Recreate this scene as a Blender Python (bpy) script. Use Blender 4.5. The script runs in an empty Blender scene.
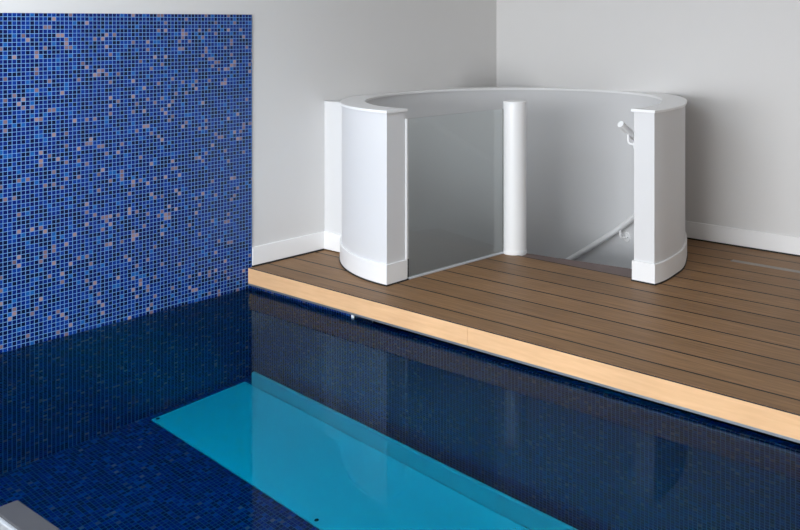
import bpy, bmesh, math, random
from mathutils import Vector, Matrix
random.seed(4)
C = bpy.context.scene.collection
SC = bpy.context.scene

# ------------------------------------------------------------------ camera
CAM = (5.1963, -3.5984, 1.58)
YAW = 0.6570
F = 938.2
cam_d = bpy.data.cameras.new('camera')
cam = bpy.data.objects.new('camera', cam_d); C.objects.link(cam)
cam.location = CAM
cam.rotation_euler = (math.pi / 2, 0, YAW)
cam_d.sensor_fit = 'HORIZONTAL'
cam_d.sensor_width = 36
cam_d.lens = F * 36 / 800
cam_d.shift_x = (400 - 546.02) / 800          # lens shift: level camera, verticals stay vertical
cam_d.shift_y = (21.6 - 265) / 800
cam_d.clip_start = 0.05
SC.camera = cam

# ------------------------------------------------------------------ world, lights, exposure
w = bpy.data.worlds.new('world'); SC.world = w; w.use_nodes = True
bg = w.node_tree.nodes['Background']
bg.inputs[0].default_value = (0.62, 0.78, 1.0, 1); bg.inputs[1].default_value = 1.0

def area_light(name, loc, rot, sx, sy, power, col):
    d = bpy.data.lights.new(name, 'AREA'); d.shape = 'RECTANGLE'; d.size = sx; d.size_y = sy
    d.energy = power; d.color = col
    o = bpy.data.objects.new(name, d); C.objects.link(o); o.location = loc; o.rotation_euler = rot
    return o
# daylight through the window wall behind the camera (faces +Y)
area_light('window_daylight', (2.6, -6.45, 1.08), (math.radians(90), 0, 0), 4.9, 1.66, 320, (0.97, 0.985, 1.0))
# overhead fill added to brighten the left wall and pool; no roof window
area_light('overhead_fill_light', (2.2, -2.6, 2.76), (0, 0, 0), 2.6, 1.4, 92, (0.80, 0.905, 1.0))

SC.view_settings.view_transform = 'Standard'
SC.view_settings.look = 'None'
SC.view_settings.gamma = 1
SC.view_settings.use_curve_mapping = False
SC.view_settings.exposure = 0.0

# ------------------------------------------------------------------ helpers
def link(name, me, mat=None, parent=None, smooth=False):
    o = bpy.data.objects.new(name, me); C.objects.link(o)
    if mat: me.materials.append(mat)
    if smooth:
        for p in me.polygons: p.use_smooth = True
    if parent:
        o.parent = parent
        o.matrix_parent_inverse = parent.matrix_world.inverted() if False else Matrix.Translation(-Vector(parent.location))
    return o
def finish(name, bm, mat=None, parent=None, smooth=False):
    bmesh.ops.recalc_face_normals(bm, faces=bm.faces[:])
    me = bpy.data.meshes.new(name); bm.to_mesh(me); bm.free()
    return link(name, me, mat, parent, smooth)
def tag(o, label, cat, group=None, kind=None):
    o['label'] = label; o['category'] = cat
    if group: o['group'] = group
    if kind: o['kind'] = kind
    return o
def struct(o):
    o['kind'] = 'structure'; return o
def thing(name, label, cat, loc=(0, 0, 0), group=None):
    o = bpy.data.objects.new(name, None); C.objects.link(o); o.location = loc
    o.empty_display_size = 0.1
    return tag(o, label, cat, group)
def add_box(bm, x0, x1, y0, y1, z0, z1, bev=0, seg=2):
    r = bmesh.ops.create_cube(bm, size=1)
    vs = r['verts']
    for v in vs:
        v.co = Vector(((x0 + x1) / 2 + v.co.x * (x1 - x0), (y0 + y1) / 2 + v.co.y * (y1 - y0), (z0 + z1) / 2 + v.co.z * (z1 - z0)))
    if bev:
        es = list({e for v in vs for e in v.link_edges})
        bmesh.ops.bevel(bm, geom=es, offset=bev, segments=seg, profile=0.5, affect='EDGES')
def box(name, x0, x1, y0, y1, z0, z1, mat, parent=None, bev=0):
    bm = bmesh.new(); add_box(bm, x0, x1, y0, y1, z0, z1, bev)
    return finish(name, bm, mat, parent)
def add_tube(bm, pts, r, n=14, cap=True):
    rings = []; prev = None
    for i, p in enumerate(pts):
        p = Vector(p)
        a = Vector(pts[max(i - 1, 0)]); b = Vector(pts[min(i + 1, len(pts) - 1)])
        t = (b - a).normalized()
        if prev is None:
            u = t.cross(Vector((0, 0, 1)))
            if u.length < 1e-4: u = t.cross(Vector((1, 0, 0)))
            u.normalize()
        else:
            u = (prev - t * prev.dot(t)).normalized()
        prev = u; v = t.cross(u)
        rings.append([bm.verts.new(p + (u * math.cos(k * 2 * math.pi / n) + v * math.sin(k * 2 * math.pi / n)) * r) for k in range(n)])
    for A, B in zip(rings, rings[1:]):
        for k in range(n): bm.faces.new((A[k], A[(k + 1) % n], B[(k + 1) % n], B[k]))
    if cap:
        bm.faces.new(rings[0][::-1]); bm.faces.new(rings[-1])
def add_lathe(bm, prof, cx, cy, n=48):
    rings = []
    for r, z in prof:
        if r < 1e-5: rings.append([bm.verts.new((cx, cy, z))])
        else: rings.append([bm.verts.new((cx + r * math.cos(2 * math.pi * k / n), cy + r * math.sin(2 * math.pi * k / n), z)) for k in range(n)])
    for A, B in zip(rings, rings[1:]):
        if len(A) == 1 and len(B) == 1: continue
        for k in range(n):
            if len(A) == 1: bm.faces.new((A[0], B[k], B[(k + 1) % n]))
            elif len(B) == 1: bm.faces.new((A[k], A[(k + 1) % n], B[0]))
            else: bm.faces.new((A[k], A[(k + 1) % n], B[(k + 1) % n], B[k]))

# ------------------------------------------------------------------ materials
def mat_new(name):
    m = bpy.data.materials.new(name); m.use_nodes = True
    nt = m.node_tree; b = nt.nodes['Principled BSDF']
    return m, nt, b
def N(nt, t, **k):
    n = nt.nodes.new(t)
    for a, v in k.items(): setattr(n, a, v)
    return n
def plain(name, col, rough=0.5, metal=0.0, noise=0.0, nscale=3.0, spec=0.5):
    m, nt, b = mat_new(name)
    b.inputs['Roughness'].default_value = rough; b.inputs['Metallic'].default_value = metal
    b.inputs['Specular IOR Level'].default_value = spec
    if noise:
        tc = N(nt, 'ShaderNodeTexCoord'); nz = N(nt, 'ShaderNodeTexNoise')
        nz.inputs['Scale'].default_value = nscale; nz.inputs['Detail'].default_value = 5
        nt.links.new(tc.outputs['Object'], nz.inputs['Vector'])
        mr = N(nt, 'ShaderNodeMapRange'); mr.inputs['To Min'].default_value = 1 - noise; mr.inputs['To Max'].default_value = 1 + noise
        nt.links.new(nz.outputs['Fac'], mr.inputs['Value'])
        mx = N(nt, 'ShaderNodeMix', data_type='RGBA', blend_type='MULTIPLY'); mx.inputs['Factor'].default_value = 1
        mx.inputs['A'].default_value = (*col, 1)
        nt.links.new(mr.outputs['Result'], mx.inputs['B']); nt.links.new(mx.outputs['Result'], b.inputs['Base Color'])
    else:
        b.inputs['Base Color'].default_value = (*col, 1)
    return m
def srgb(r, g, b):
    f = lambda c: (c / 255 / 12.92) if c / 255 <= 0.04045 else ((c / 255 + 0.055) / 1.055) ** 2.4
    return (f(r), f(g), f(b))

M_wall = plain('wall_paint', (0.71, 0.70, 0.69), 0.6, noise=0.012, nscale=1.5, spec=0.3)
M_white = plain('white_lacquer', (0.89, 0.89, 0.89), 0.35, noise=0.01, nscale=2)
M_panel = plain('parapet_paint', (0.72, 0.72, 0.725), 0.5, noise=0.012, nscale=2)
M_ceil = plain('ceiling_paint', (0.78, 0.76, 0.73), 0.8)
M_far = plain('unseen_wall_bounce_tone', (0.46, 0.42, 0.37), 0.6, noise=0.08)  # unseen wall, tone set for how much light it bounces back
M_black = plain('black_sealant', (0.012, 0.012, 0.013), 0.6)
M_dark = plain('slot_shade_black', (0.004, 0.005, 0.007), 0.9, spec=0.1)  # shade inside the slot, put into the colour
M_alu = plain('aluminium', (0.40, 0.42, 0.44), 0.4, 0.8)
M_chan = plain('silver_channel', (0.62, 0.65, 0.70), 0.4, 0.2)
M_lid = plain('white_pvc', (0.88, 0.90, 0.90), 0.45, noise=0.02, nscale=1.2)
M_stone = plain('grey_stone', (0.042, 0.042, 0.046), 0.5, noise=0.12, nscale=14)
M_pale = plain('lit_edge_pale', (0.40, 0.42, 0.44), 0.35, 0.3)  # window light on the ledge's front edge, put into a pale colour
M_paleblue = plain('pale_blue_panel', (0.16, 0.21, 0.29), 0.5, noise=0.04)
M_slot = plain('slot_grey', (0.24, 0.21, 0.18), 0.45, 0.2, noise=0.25, nscale=5)
M_tread = plain('dark_red_brown_wood', (0.125, 0.075, 0.065), 0.45, noise=0.12, nscale=9)
M_floor2 = plain('poolside_stone', (0.45, 0.45, 0.45), 0.6, noise=0.05)

def mosaic(name, axes, s=0.0223, pink=0.075, grout=(108, 154, 208), con=1.0, mid=(8, 48, 116)):
    m, nt, b = mat_new(name); L = nt.links.new
    tc = N(nt, 'ShaderNodeTexCoord'); sp = N(nt, 'ShaderNodeSeparateXYZ'); L(tc.outputs['Object'], sp.inputs[0])
    def mth(op, a, c=None, d=None):
        n = N(nt, 'ShaderNodeMath', operation=op)
        for i, v in enumerate((a, c, d)):
            if v is None: continue
            if isinstance(v, (int, float)): n.inputs[i].default_value = v
            else: L(v, n.inputs[i])
        return n.outputs[0]
    A = mth('DIVIDE', sp.outputs[axes[0]], s); B = mth('DIVIDE', sp.outputs[axes[1]], s)
    fa, fb = mth('FLOOR', A), mth('FLOOR', B)
    cb = N(nt, 'ShaderNodeCombineXYZ'); L(fa, cb.inputs[0]); L(fb, cb.inputs[1]); cb.inputs[2].default_value = axes[0] * 3.7
    wn = N(nt, 'ShaderNodeTexWhiteNoise', noise_dimensions='3D'); L(cb.outputs[0], wn.inputs['Vector'])
    rp = N(nt, 'ShaderNodeValToRGB'); cr = rp.color_ramp; cr.interpolation = 'CONSTANT'
    stops = [(0, (6, 20, 56)), (0.07, (4, 18, 64)), (0.24, (3, 22, 90)), (0.46, (3, 34, 114)), (0.64, (6, 52, 138)), (0.76, (4, 38, 120)), (0.88, (20, 86, 160)), (1 - pink, (128, 102, 112)), (1 - pink * 0.45, (154, 126, 128)), (1 - pink * 0.15, (112, 88, 98))]
    stops = [(p, tuple(m0 + (v - m0) * con for v, m0 in zip(c, mid))) for p, c in stops]
    cr.elements[0].position = 0; cr.elements[0].color = (*srgb(*stops[0][1]), 1)
    cr.elements[1].position = stops[-1][0]; cr.elements[1].color = (*srgb(*stops[-1][1]), 1)
    for p, c in stops[1:-1]:
        e = cr.elements.new(p); e.color = (*srgb(*c), 1)
    L(wn.outputs['Value'], rp.inputs['Fac'])
    # grout mask
    def edge(v):
        fr = mth('FRACT', v); d = mth('ABSOLUTE', mth('SUBTRACT', fr, 0.5)); return mth('GREATER_THAN', d, 0.435)
    g = mth('MAXIMUM', edge(A), edge(B))
    # slight variation inside each tile colour from one sheet to the next
    mx = N(nt, 'ShaderNodeMix', data_type='RGBA'); L(g, mx.inputs['Factor']); L(rp.outputs['Color'], mx.inputs['A'])
    mx.inputs['B'].default_value = (*srgb(*grout), 1)
    L(mx.outputs['Result'], b.inputs['Base Color'])
    ro = N(nt, 'ShaderNodeMapRange'); L(g, ro.inputs['Value']); b.inputs['Specular IOR Level'].default_value = 0.3; ro.inputs['To Min'].default_value = 0.25; ro.inputs['To Max'].default_value = 0.6
    L(ro.outputs['Result'], b.inputs['Roughness'])
    # each glass tile sits a hair out of plane
    bp = N(nt, 'ShaderNodeBump'); bp.inputs['Strength'].default_value = 0.25; bp.inputs['Distance'].default_value = 0.001
    inv = mth('SUBTRACT', 1.0, g); L(inv, bp.inputs['Height']); L(bp.outputs['Normal'], b.inputs['Normal'])
    return m
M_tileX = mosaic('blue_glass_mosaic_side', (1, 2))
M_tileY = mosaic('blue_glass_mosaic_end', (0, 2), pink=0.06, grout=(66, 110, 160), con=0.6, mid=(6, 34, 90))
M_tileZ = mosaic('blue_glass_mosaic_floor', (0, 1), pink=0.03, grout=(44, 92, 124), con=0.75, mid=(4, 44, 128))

def wood(name, base, dark, seam0=None, pitch=None, rough=0.5, stretch=22, seamw=0.013, axis=1, spec=0.2):
    m, nt, b = mat_new(name); L = nt.links.new
    tc = N(nt, 'ShaderNodeTexCoord'); sp = N(nt, 'ShaderNodeSeparateXYZ'); L(tc.outputs['Object'], sp.inputs[0])
    def mth(op, a, c=None):
        n = N(nt, 'ShaderNodeMath', operation=op)
        for i, v in enumerate((a, c)):
            if v is None: continue
            if isinstance(v, (int, float)): n.inputs[i].default_value = v
            else: L(v, n.inputs[i])
        return n.outputs[0]
    mp = N(nt, 'ShaderNodeMapping'); mp.inputs['Scale'].default_value = (1.0, stretch, stretch)
    L(tc.outputs['Object'], mp.inputs['Vector'])
    nz = N(nt, 'ShaderNodeTexNoise'); nz.inputs['Scale'].default_value = 3.2; nz.inputs['Detail'].default_value = 7; nz.inputs['Roughness'].default_value = 0.62
    L(mp.outputs['Vector'], nz.inputs['Vector'])
    mr = N(nt, 'ShaderNodeMapRange'); L(nz.outputs['Fac'], mr.inputs['Value'])
    mr.inputs['From Min'].default_value = 0.3; mr.inputs['From Max'].default_value = 0.7
    mx = N(nt, 'ShaderNodeMix', data_type='RGBA'); L(mr.outputs['Result'], mx.inputs['Factor'])
    mx.inputs['A'].default_value = (*dark, 1); mx.inputs['B'].default_value = (*base, 1)
    # broad mottling of the boards
    nz2 = N(nt, 'ShaderNodeTexNoise'); nz2.inputs['Scale'].default_value = 2.2; nz2.inputs['Detail'].default_value = 3
    L(tc.outputs['Object'], nz2.inputs['Vector'])
    mr2 = N(nt, 'ShaderNodeMapRange'); L(nz2.outputs['Fac'], mr2.inputs['Value']); mr2.inputs['To Min'].default_value = 0.84; mr2.inputs['To Max'].default_value = 1.16
    tone = mr2.outputs['Result']
    if seam0 is not None:
        t = mth('DIVIDE', mth('SUBTRACT', sp.outputs[axis], seam0), pitch)
        wn = N(nt, 'ShaderNodeTexWhiteNoise', noise_dimensions='1D'); L(mth('FLOOR', t), wn.inputs['W'])
        mr3 = N(nt, 'ShaderNodeMapRange'); L(wn.outputs['Value'], mr3.inputs['Value']); mr3.inputs['To Min'].default_value = 0.9; mr3.inputs['To Max'].default_value = 1.1
        tone = mth('MULTIPLY', tone, mr3.outputs['Result'])
    m2 = N(nt, 'ShaderNodeMix', data_type='RGBA', blend_type='MULTIPLY'); m2.inputs['Factor'].default_value = 1
    L(mx.outputs['Result'], m2.inputs['A']); L(tone, m2.inputs['B'])
    out = m2.outputs['Result']
    if seam0 is not None:
        fr = mth('FRACT', mth('ADD', t, 0.5)); d = mth('ABSOLUTE', mth('SUBTRACT', fr, 0.5))
        s = mth('LESS_THAN', d, seamw / 2 / pitch)
        m3 = N(nt, 'ShaderNodeMix', data_type='RGBA'); L(s, m3.inputs['Factor']); L(out, m3.inputs['A']); m3.inputs['B'].default_value = (0.012, 0.011, 0.01, 1)
        out = m3.outputs['Result']
    L(out, b.inputs['Base Color'])
    b.inputs['Roughness'].default_value = rough; b.inputs['Specular IOR Level'].default_value = spec
    return m
M_deck = wood('teak_decking', (0.30, 0.168, 0.079), (0.18, 0.097, 0.044), 0.1465, 0.1929)
M_fascia = wood('pale_oak_fascia', (0.77, 0.485, 0.265), (0.67, 0.40, 0.21), stretch=14)

def glass_mat():
    m, nt, b = mat_new('clear_glass')
    b.inputs['Base Color'].default_value = (0.93, 0.97, 0.96, 1)
    b.inputs['Roughness'].default_value = 0.0; b.inputs['IOR'].default_value = 1.5
    b.inputs['Transmission Weight'].default_value = 1.0
    return m
M_glass = glass_mat()
def water_mat():
    m, nt, b = mat_new('pool_water')
    nt.nodes.remove(b); L = nt.links.new
    fr = N(nt, 'ShaderNodeFresnel'); fr.inputs['IOR'].default_value = 1.333
    rf = N(nt, 'ShaderNodeBsdfRefraction'); rf.inputs['IOR'].default_value = 1.333; rf.inputs['Roughness'].default_value = 0
    rf.inputs['Color'].default_value = (1, 1, 1, 1)
    gs = N(nt, 'ShaderNodeBsdfGlossy'); gs.inputs['Roughness'].default_value = 0.0; gs.inputs['Color'].default_value = (0.26, 0.35, 0.43, 1)
    mx = N(nt, 'ShaderNodeMixShader'); L(fr.outputs[0], mx.inputs[0]); L(rf.outputs[0], mx.inputs[1]); L(gs.outputs[0], mx.inputs[2])
    L(mx.outputs[0], nt.nodes['Material Output'].inputs['Surface'])
    va = N(nt, 'ShaderNodeVolumeAbsorption'); va.inputs['Color'].default_value = (0.0, 0.957, 1.0, 1); va.inputs['Density'].default_value = 2.6
    nt.links.new(va.outputs[0], nt.nodes['Material Output'].inputs['Volume'])
    return m
M_water = water_mat()

# ------------------------------------------------------------------ setting
YB = 2.451          # back wall face
ZW = -0.131        # water level
ZF = -1.70        # pool floor
XR = 7.0; YF = -6.5; ZC = 2.8
CX, CY, RO, RI = 1.068, 1.4125, 1.1777, 1.035     # stairwell ring
HCAP = 1.048
XE, YE = 1.012, 1.262                              # end faces of the ring (opening)

struct(box('wall_left', -0.2, 0, YF - 0.2, YB + 0.2, -2.85, ZC, M_wall))
struct(box('wall_back', 0, XR, YB, YB + 0.2, -2.85, ZC, M_wall))
struct(box('wall_right', XR, XR + 0.2, YF - 0.2, YB + 0.2, -2.85, ZC, M_far))
bm = bmesh.new()                                   # window wall behind the viewer
add_box(bm, 0, XR, YF - 0.2, YF, -2.85, 0.2); add_box(bm, 0, XR, YF - 0.2, YF, 2.4, ZC)
add_box(bm, 0, 0.1, YF - 0.2, YF, 0.2, 2.4); add_box(bm, 5.1, XR, YF - 0.2, YF, 0.2, 2.4)
struct(finish('wall_front', bm, M_wall))
bm = bmesh.new()
add_box(bm, 0.1, 5.1, YF - 0.12, YF - 0.06, 0.2, 0.26); add_box(bm, 0.1, 5.1, YF - 0.12, YF - 0.06, 2.34, 2.4)
for x in (0.1, 1.75, 3.4, 5.04): add_box(bm, x, x + 0.06, YF - 0.12, YF - 0.06, 0.26, 2.34)
struct(finish('window_1', bm, M_white))
struct(box('ceiling', -0.2, XR + 0.2, YF - 0.2, YB + 0.2, ZC, ZC + 0.15, M_ceil))

# tiled cladding on the left wall, above and below the water
struct(box('wall_tiled', 0, 0.009, -3.0, 0.028, ZF - 0.05, 1.625, M_tileX))
# pool basin
struct(box('floor_pool', 0, 6.0, -3.0, 0.03, ZF - 0.1, ZF, M_tileZ))
bm = bmesh.new()
add_box(bm, 0.009, 1.003, 0.02, 0.16, ZF, -0.098)
add_box(bm, 1.003, 6.0, 0.02, 0.032, ZF, ZW - 0.052)
struct(finish('wall_pool', bm, M_tileY))
struct(box('wall_pool_near', 0, 6.0, -3.2, -3.0, ZF - 0.1, -0.02, M_tileY))
struct(box('wall_pool_right', 6.0, 6.2, -3.2, 0.16, ZF - 0.1, -0.02, M_tileX))
struct(box('floor_poolside', 0, XR, YF, -3.2, -0.3, 0, M_floor2))
# slot under the deck, its shade painted by a near-black lining
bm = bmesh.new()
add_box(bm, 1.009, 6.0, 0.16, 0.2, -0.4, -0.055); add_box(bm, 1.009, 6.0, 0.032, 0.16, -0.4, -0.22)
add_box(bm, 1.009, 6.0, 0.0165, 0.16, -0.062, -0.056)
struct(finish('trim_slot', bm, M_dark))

# deck with the stairwell opening
bm = bmesh.new()
def loop(pts, z=0):
    vs = [bm.verts.new((x, y, z)) for x, y in pts]
    return [bm.edges.new((vs[i], vs[(i + 1) % len(vs)])) for i in range(len(vs))]
es = loop([(0, 0.0155), (XR, 0.0155), (XR, YB), (0, YB)])
hole = []
RH = RI + 0.006
a0 = math.asin((1.31 - CY) / RH); a1 = 2 * math.pi - math.pi / 2 - math.asin((CX - 1.0) / RH)
for k in range(121):
    a = a0 + (a1 - a0) * k / 120
    hole.append((min(max(CX + RH * math.cos(a), 0.002), 9), min(CY + RH * math.sin(a), YB - 0.002)))
hole.append((1.036, 1.31))
es += loop(hole)
bmesh.ops.triangle_fill(bm, edges=es, use_beauty=True)
for f in bm.faces:
    if f.normal.z < 0: f.normal_flip()
bd = [e for e in bm.edges if len(e.link_faces) == 1]
r = bmesh.ops.extrude_edge_only(bm, edges=bd)
for v in r['geom']:
    if isinstance(v, bmesh.types.BMVert): v.co.z -= 0.055
me = bpy.data.meshes.new('floor'); bm.to_mesh(me); bm.free()
struct(link('floor', me, M_deck))
bm = bmesh.new()
add_box(bm, 0.009, 1.906, 0.0, 0.016, -0.098, -0.0005); add_box(bm, 1.9075, 6.0, 0.0, 0.016, -0.098, -0.0005)
struct(finish('trim_1', bm, M_fascia))          # pale board on the deck edge
struct(box('trim_2', 0.009, 6.0, -0.0015, 0.007, 0.0, 0.0025, M_black))              # caulk line along the deck edge
struct(box('trim_3', 0.009, 6.0, 0.0, 0.014, -0.110, -0.098, M_alu))               # metal profile below the board
struct(box('trim_4', 0.988, 1.009, 0.012, 0.02, ZW - 0.03, -0.110, M_white))         # white end of the tiled strip

# skirting boards on the straight walls
bm = bmesh.new(); add_box(bm, 0, 0.014, 0.03, 0.619, 0.009, 0.127, 0.002, 1)
struct(finish('baseboard_left', bm, M_white))
bm = bmesh.new(); add_box(bm, 1.62, XR, YB - 0.014, YB, 0.009, 0.127, 0.002, 1)
struct(finish('baseboard_back', bm, M_white))
bm = bmesh.new()
add_box(bm, 0, 0.018, 0.03, 0.60, 0, 0.009); add_box(bm, 1.62, XR, YB - 0.018, YB, 0, 0.009)
struct(finish('trim_5', bm, M_black))

# stairwell shaft below the deck
bm = bmesh.new()
add_lathe(bm, [(RI, -0.001), (RI, -2.8), (RI + 0.02, -2.8), (RI + 0.02, -0.001), (RI, -0.001)], CX, CY, 144)
bmesh.ops.remove_doubles(bm, verts=bm.verts, dist=1e-5)
o = struct(finish('wall_stairwell', bm, M_panel, smooth=True)); o.data.set_sharp_from_angle(angle=math.radians(35))
bm = bmesh.new(); add_lathe(bm, [(0, -2.8), (RI + 0.02, -2.8), (RI + 0.02, -2.85), (0, -2.85)], CX, CY, 64)
struct(finish('floor_lower', bm, M_tread))

# ------------------------------------------------------------------ water
bm = bmesh.new(); add_box(bm, 0.004, 6.01, -3.01, 0.026, ZF - 0.03, ZW)
tag(finish('pool_water', bm, M_water), 'clear still blue water filling the tiled swimming pool', 'water', kind='stuff')

# ------------------------------------------------------------------ curved parapet round the stairwell
par = thing('curved_parapet', 'white curved parapet wall with flat capping around the spiral stairwell', 'parapet', (CX, CY, 0))
def ring_ends(r, ext=0.0):
    t0 = math.asin(max(-1, min(1, (YE - ext - CY) / r)))
    t1 = 1.5 * math.pi - math.asin((CX - XE - ext) / r)
    return t0, t1
def ring_dx(t):
    # the ring is not a perfect circle: it flattens towards the right-hand end
    d = math.degrees(t); ks = ((-12, 0.034), (-6, 0.033), (8, 0.008), (26, -0.022), (45, -0.015), (70, 0.0))
    if d >= ks[-1][0]: return 0.0
    for (a, va), (b, vb) in zip(ks, ks[1:]):
        if d <= b:
            u = max(0.0, (d - a) / (b - a)); u = u * u * (3 - 2 * u); return va + (vb - va) * u
def ring_dy(t):
    # and a little towards the left-hand end
    u = max(0.0, min(1.0, (math.degrees(t) - 225) / 42)); return 0.030 * u * u
def ring_pt(r, t):
    return (max(CX + r * math.cos(t) + ring_dx(t), 0.001), min(CY + r * math.sin(t) + ring_dy(t), YB - 0.001))
def ring_solid(bm, ro, ri, z0, z1, ext=0.0, n=140, chamfer=0.0, ri_end=None):
    # ri_end: inner radius of the wrap at both ends
    prof = [(ro, z0), (ro, z1 - chamfer), (ro - chamfer, z1), (ri + chamfer, z1), (ri, z1 - chamfer), (ri, z0)] if chamfer else [(ro, z0), (ro, z1), (ri, z1), (ri, z0)]
    secs = []
    fr = [k / n for k in range(n + 1)]
    if ri_end is not None:
        fr = [0, 0.0088, 0.0089] + [k / n for k in range(2, n - 1)] + [0.9911, 0.9912, 1]
    for f in fr:
        sec = []
        for r, z in prof:
            if ri_end is not None and r < (ri + ro) / 2 and (f < 0.00885 or f > 0.99115): r = r - ri + ri_end
            t0, t1 = ring_ends(r, ext); t = t0 + (t1 - t0) * f
            x, y = ring_pt(r, t); sec.append(bm.verts.new((x, y, z)))
        secs.append(sec)
    m = len(prof)
    for A, B in zip(secs, secs[1:]):
        for k in range(m): bm.faces.new((A[k], A[(k + 1) % m], B[(k + 1) % m], B[k]))
    bm.faces.new(secs[0]); bm.faces.new(secs[-1][::-1])
def auto_smooth(o, ang=35):
    for p in o.data.polygons: p.use_smooth = True
    o.data.set_sharp_from_angle(angle=math.radians(ang))
bm = bmesh.new(); ring_solid(bm, RO, RI, -0.0008, HCAP - 0.016)
YP = 0.418                                        # inner edge of the thicker left end
add_box(bm, XE - 0.05, XE - 0.0005, CY - RI - 0.03, YP, 0.0, HCAP - 0.016)
o = finish('parapet_wall', bm, M_panel, par); auto_smooth(o)
bm = bmesh.new(); ring_solid(bm, RO + 0.012, RI - 0.012, HCAP - 0.016, HCAP, ext=0.012, chamfer=0.003)
add_box(bm, XE - 0.06, XE + 0.0115, CY - RI - 0.03, YP + 0.010, HCAP - 0.016, HCAP - 0.0002, 0.002, 1)
o = finish('capping', bm, M_white, par); auto_smooth(o)
# skirting wraps the outer face and both ends
bm = bmesh.new(); ring_solid(bm, RO + 0.0125, RI + 0.03, 0.0085, 0.125, ext=0.0125, chamfer=0.003, ri_end=RI - 0.006)
add_box(bm, XE - 0.06, XE + 0.0122, CY - RI - 0.03, YP + 0.008, 0.0085, 0.1248, 0.002, 1)
o = finish('skirting', bm, M_white, par); auto_smooth(o)
bm = bmesh.new(); ring_solid(bm, RO + 0.0165, RI + 0.03, 0.0005, 0.0085, ext=0.0165, ri_end=RI - 0.010)
add_box(bm, XE - 0.06, XE + 0.016, CY - RI - 0.03, YP + 0.012, 0.0006, 0.0084)
o = finish('sealant', bm, M_black, par); o['label'] = 'thin black sealant line under the skirting'
# straight infill between the ring and the left wall
YI = 0.619
def infill(bm, y0, z0, z1, grow=0.0):
    pts = [(0.001, y0)]
    r = RO + grow
    ta = math.pi + math.asin((CY - y0) / r); tb = math.pi + math.asin(min(1, math.sqrt(max(0, 1 - ((CX - 0.001) / r) ** 2))))
    for k in range(9):
        t = ta + (tb - ta) * k / 8
        pts.append((CX + r * math.cos(t), CY + r * math.sin(t)))
    lo = [bm.verts.new((x, y, z0)) for x, y in pts]; hi = [bm.verts.new((x, y, z1)) for x, y in pts]
    bm.faces.new(lo[::-1]); bm.faces.new(hi)
    for i in range(len(pts)): bm.faces.new((lo[i], lo[(i + 1) % len(pts)], hi[(i + 1) % len(pts)], hi[i]))
bm = bmesh.new(); infill(bm, YI, 0.006, HCAP - 0.02)
o = finish('infill_panel', bm, M_panel, par)
bm = bmesh.new(); add_box(bm, 0.0145, 0.196, YI - 0.014, YI, 0.007, 0.127, 0.002, 1)
finish('infill_skirting', bm, M_white, par)

# ------------------------------------------------------------------ newel post
PX, PY, PR = 1.106, 1.356, 0.079
post = thing('newel_post', 'round white newel post standing between the glass pane and the stair opening', 'post', (PX, PY, -2.8))
bm = bmesh.new(); add_lathe(bm, [(0, -2.8), (PR, -2.8), (PR, 1.022), (PR - 0.002, 1.024), (0, 1.024)], PX, PY, 64)
o = finish('shaft', bm, M_white, post); auto_smooth(o)
bm = bmesh.new(); add_lathe(bm, [(0, 1.024), (PR + 0.001, 1.024), (PR + 0.001, 1.034), (PR - 0.003, 1.038), (0, 1.038)], PX, PY, 64)
o = finish('post_cap', bm, M_white, post); auto_smooth(o)
bm = bmesh.new(); add_lathe(bm, [(PR - 0.002, 0.0), (PR + 0.003, 0.0), (PR + 0.003, 0.022), (PR - 0.002, 0.024)], PX, PY, 64)
o = finish('base_collar', bm, M_white, post); auto_smooth(o)

# ------------------------------------------------------------------ glass pane
gl = thing('glass_balustrade', 'clear glass pane in a metal channel between parapet end and newel post', 'balustrade', (1.015, 0.85, 0))
GY0, GY1 = CY - RI - 0.03, PY - PR + 0.01
def slab(bm, xa, ya, xb, yb, th, z0, z1, bev=0):
    d = Vector((xb - xa, yb - ya, 0)); L = d.length; ang = math.atan2(d.y, d.x)
    n0 = len(bm.verts); add_box(bm, 0, L, -th / 2, th / 2, z0, z1, bev, 1)
    bm.verts.ensure_lookup_table()
    M = Matrix.Translation((xa, ya, 0)) @ Matrix.Rotation(ang, 4, 'Z')
    for v in bm.verts[n0:]: v.co = M @ v.co
bm = bmesh.new(); slab(bm, 1.015, 0.439, 1.055, 1.287, 0.010, 0.0135, 0.985)
finish('pane', bm, M_glass, gl)
bm = bmesh.new(); slab(bm, 1.015, 0.4395, 1.055, 1.287, 0.026, 0.0005, 0.013, 0.002)
o = finish('floor_channel', bm, M_chan, gl); o['label'] = 'thin silver channel along the floor'
bm = bmesh.new(); add_box(bm, 1.004, 1.022, 0.4185, 0.4375, 0.126, 0.985, 0.002, 1)
finish('wall_channel', bm, M_panel, gl)

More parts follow.
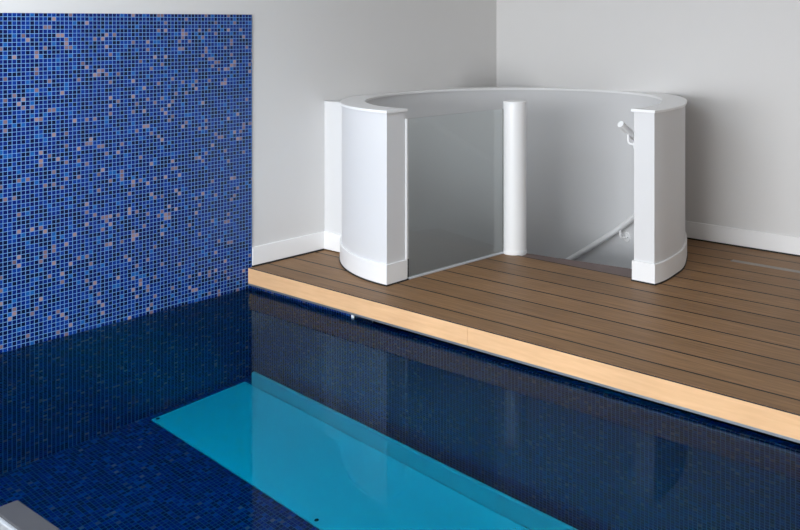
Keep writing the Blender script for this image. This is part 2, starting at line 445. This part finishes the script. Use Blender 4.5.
# ------------------------------------------------------------------ handrail
hr = thing('handrail', 'white round handrail spiralling down the inside of the curved wall', 'handrail', (2.03, 1.27, 0.95))
def rail_z(deg): return 0.947 - (deg + 8.5) * 0.01102
def rail_p(deg, r=0.965): 
    a = math.radians(deg); return (CX + r * math.cos(a), CY + r * math.sin(a), rail_z(deg))
bm = bmesh.new(); add_tube(bm, [rail_p(-8.5 + 2 * k) for k in range(0, 120)], 0.0215, 20)
o = finish('rail', bm, M_white, hr); auto_smooth(o, 50)
for d in (-4, 36, 75, 116, 147, 184):
    a = math.radians(d); x, y, z = rail_p(d); ex, ey = math.cos(a), math.sin(a)
    P = lambda r, zz: (CX + r * ex, CY + r * ey, zz)
    bm = bmesh.new()
    add_tube(bm, [P(0.965, z - 0.015), P(0.965, z - 0.055), P(0.969, z - 0.069), P(0.979, z - 0.078), P(1.0, z - 0.080), P(RI + 0.001, z - 0.080)], 0.0085, 12)
    b = finish('bracket', bm, M_white, hr); auto_smooth(b, 50)
    bm = bmesh.new(); add_tube(bm, [P(RI - 0.007, z - 0.080), P(RI + 0.001, z - 0.080)], 0.036, 24)
    bp = finish('wall_plate', bm, M_white, b); bp.parent = b; bp.matrix_parent_inverse = Matrix.Translation(-Vector(b.location)); auto_smooth(bp, 50)
    for s in (-1, 1):
        bm = bmesh.new()
        px, py = CX + (RI - 0.0095) * ex - ey * 0.019 * s, CY + (RI - 0.0095) * ey + ex * 0.019 * s
        add_tube(bm, [(px, py, z - 0.080), (px + ex * 0.004, py + ey * 0.004, z - 0.080)], 0.005, 10)
        sc = finish('screw', bm, M_alu, b)

# ------------------------------------------------------------------ winding stairs
st = thing('spiral_staircase', 'dark brown winding stairs going down beside the white newel post', 'staircase', (CX, CY, -2.8))
STEP = 17.0; RISE = 0.182
bm = bmesh.new()                                   # wedge-shaped top tread, level with the deck
pts = [(1.13, 1.318), (2.06, 1.318), (2.035, 1.46), (1.99, 1.515), (1.16, 1.412)]
lo = [bm.verts.new((x, y, -0.06)) for x, y in pts]; hi = [bm.verts.new((x, y, -0.008)) for x, y in pts]
bm.faces.new(lo[::-1]); bm.faces.new(hi)
for i in range(len(pts)): bm.faces.new((lo[i], lo[(i + 1) % len(pts)], hi[(i + 1) % len(pts)], hi[i]))
finish('tread', bm, M_tread, st)
for k in range(13):
    a0 = 4 + STEP * k; z1 = -RISE * (k + 1)
    bm = bmesh.new(); pts = []
    for j in range(9):
        a = math.radians(a0 + (STEP + 2.5) * j / 8); pts.append((CX + (RI - 0.004) * math.cos(a), CY + (RI - 0.004) * math.sin(a)))
    aa, ab = math.radians(a0 + STEP + 6), math.radians(a0 - 6)
    pts += [(PX + 0.081 * math.cos(aa), PY + 0.081 * math.sin(aa)), (PX + 0.081 * math.cos(ab), PY + 0.081 * math.sin(ab))]
    lo = [bm.verts.new((x, y, z1 - 0.045)) for x, y in pts]; hi = [bm.verts.new((x, y, z1)) for x, y in pts]
    bm.faces.new(lo[::-1]); bm.faces.new(hi)
    for i in range(len(pts)): bm.faces.new((lo[i], lo[(i + 1) % len(pts)], hi[(i + 1) % len(pts)], hi[i]))
    finish('tread', bm, M_tread, st)

# ------------------------------------------------------------------ slot in the deck
sl = thing('slot_drain', 'narrow grey slot drain set into the wooden deck near the back skirting', 'drain', (3.2, 2.06, 0))
bm = bmesh.new()
add_box(bm, 2.38, 4.2, 2.040, 2.050, -0.01, 0.002); add_box(bm, 2.38, 4.2, 2.078, 2.088, -0.01, 0.002)
add_box(bm, 2.38, 2.39, 2.050, 2.078, -0.01, 0.002); add_box(bm, 4.19, 4.2, 2.050, 2.078, -0.01, 0.002)
finish('frame', bm, M_slot, sl)
bm = bmesh.new(); add_box(bm, 2.39, 4.19, 2.050, 2.078, -0.01, 0.0008)
finish('grille', bm, M_slot, sl)

# ------------------------------------------------------------------ white lid on the pool floor
lid = thing('pool_cover_lid', 'wide flat white lid lying on the tiled pool floor along the deck side', 'lid', (3, -0.4, ZF))
bm = bmesh.new(); add_box(bm, 0.066, 5.9, -0.692, -0.064, ZF, ZF + 0.016, 0.003, 1)
finish('lid_panel', bm, M_lid, lid)
bm = bmesh.new(); add_box(bm, 0.125, 5.9, -0.058, -0.036, ZF, ZF + 0.178, 0.003, 1)
finish('upstand', bm, M_lid, lid)
for x in (0.086, 1.52, 2.95, 4.4):
    bm = bmesh.new(); add_lathe(bm, [(0, ZF + 0.0175), (0.008, ZF + 0.0175), (0.011, ZF + 0.016)], x, -0.662, 16)
    o = finish('screw', bm, M_black, lid); o['label'] = 'small dark screw head'

# ------------------------------------------------------------------ grey ledge in the near corner
ld = thing('pool_ledge', 'grey flat-topped ledge with a pale front edge standing in the near corner of the pool', 'ledge', (2.5, -2.25, ZF))
bm = bmesh.new(); add_box(bm, 1.916, 3.4, -2.290, -2.207, -0.03, 0.0, 0.006, 2)
finish('top_slab', bm, M_stone, ld)
bm = bmesh.new(); add_box(bm, 1.918, 3.4, -2.303, -2.288, -0.03, -0.002, 0.004, 2)
finish('front_edge', bm, M_pale, ld)
bm = bmesh.new(); add_box(bm, 1.925, 3.4, -2.298, -2.215, ZF, -0.03)
finish('support_wall', bm, M_paleblue, ld)
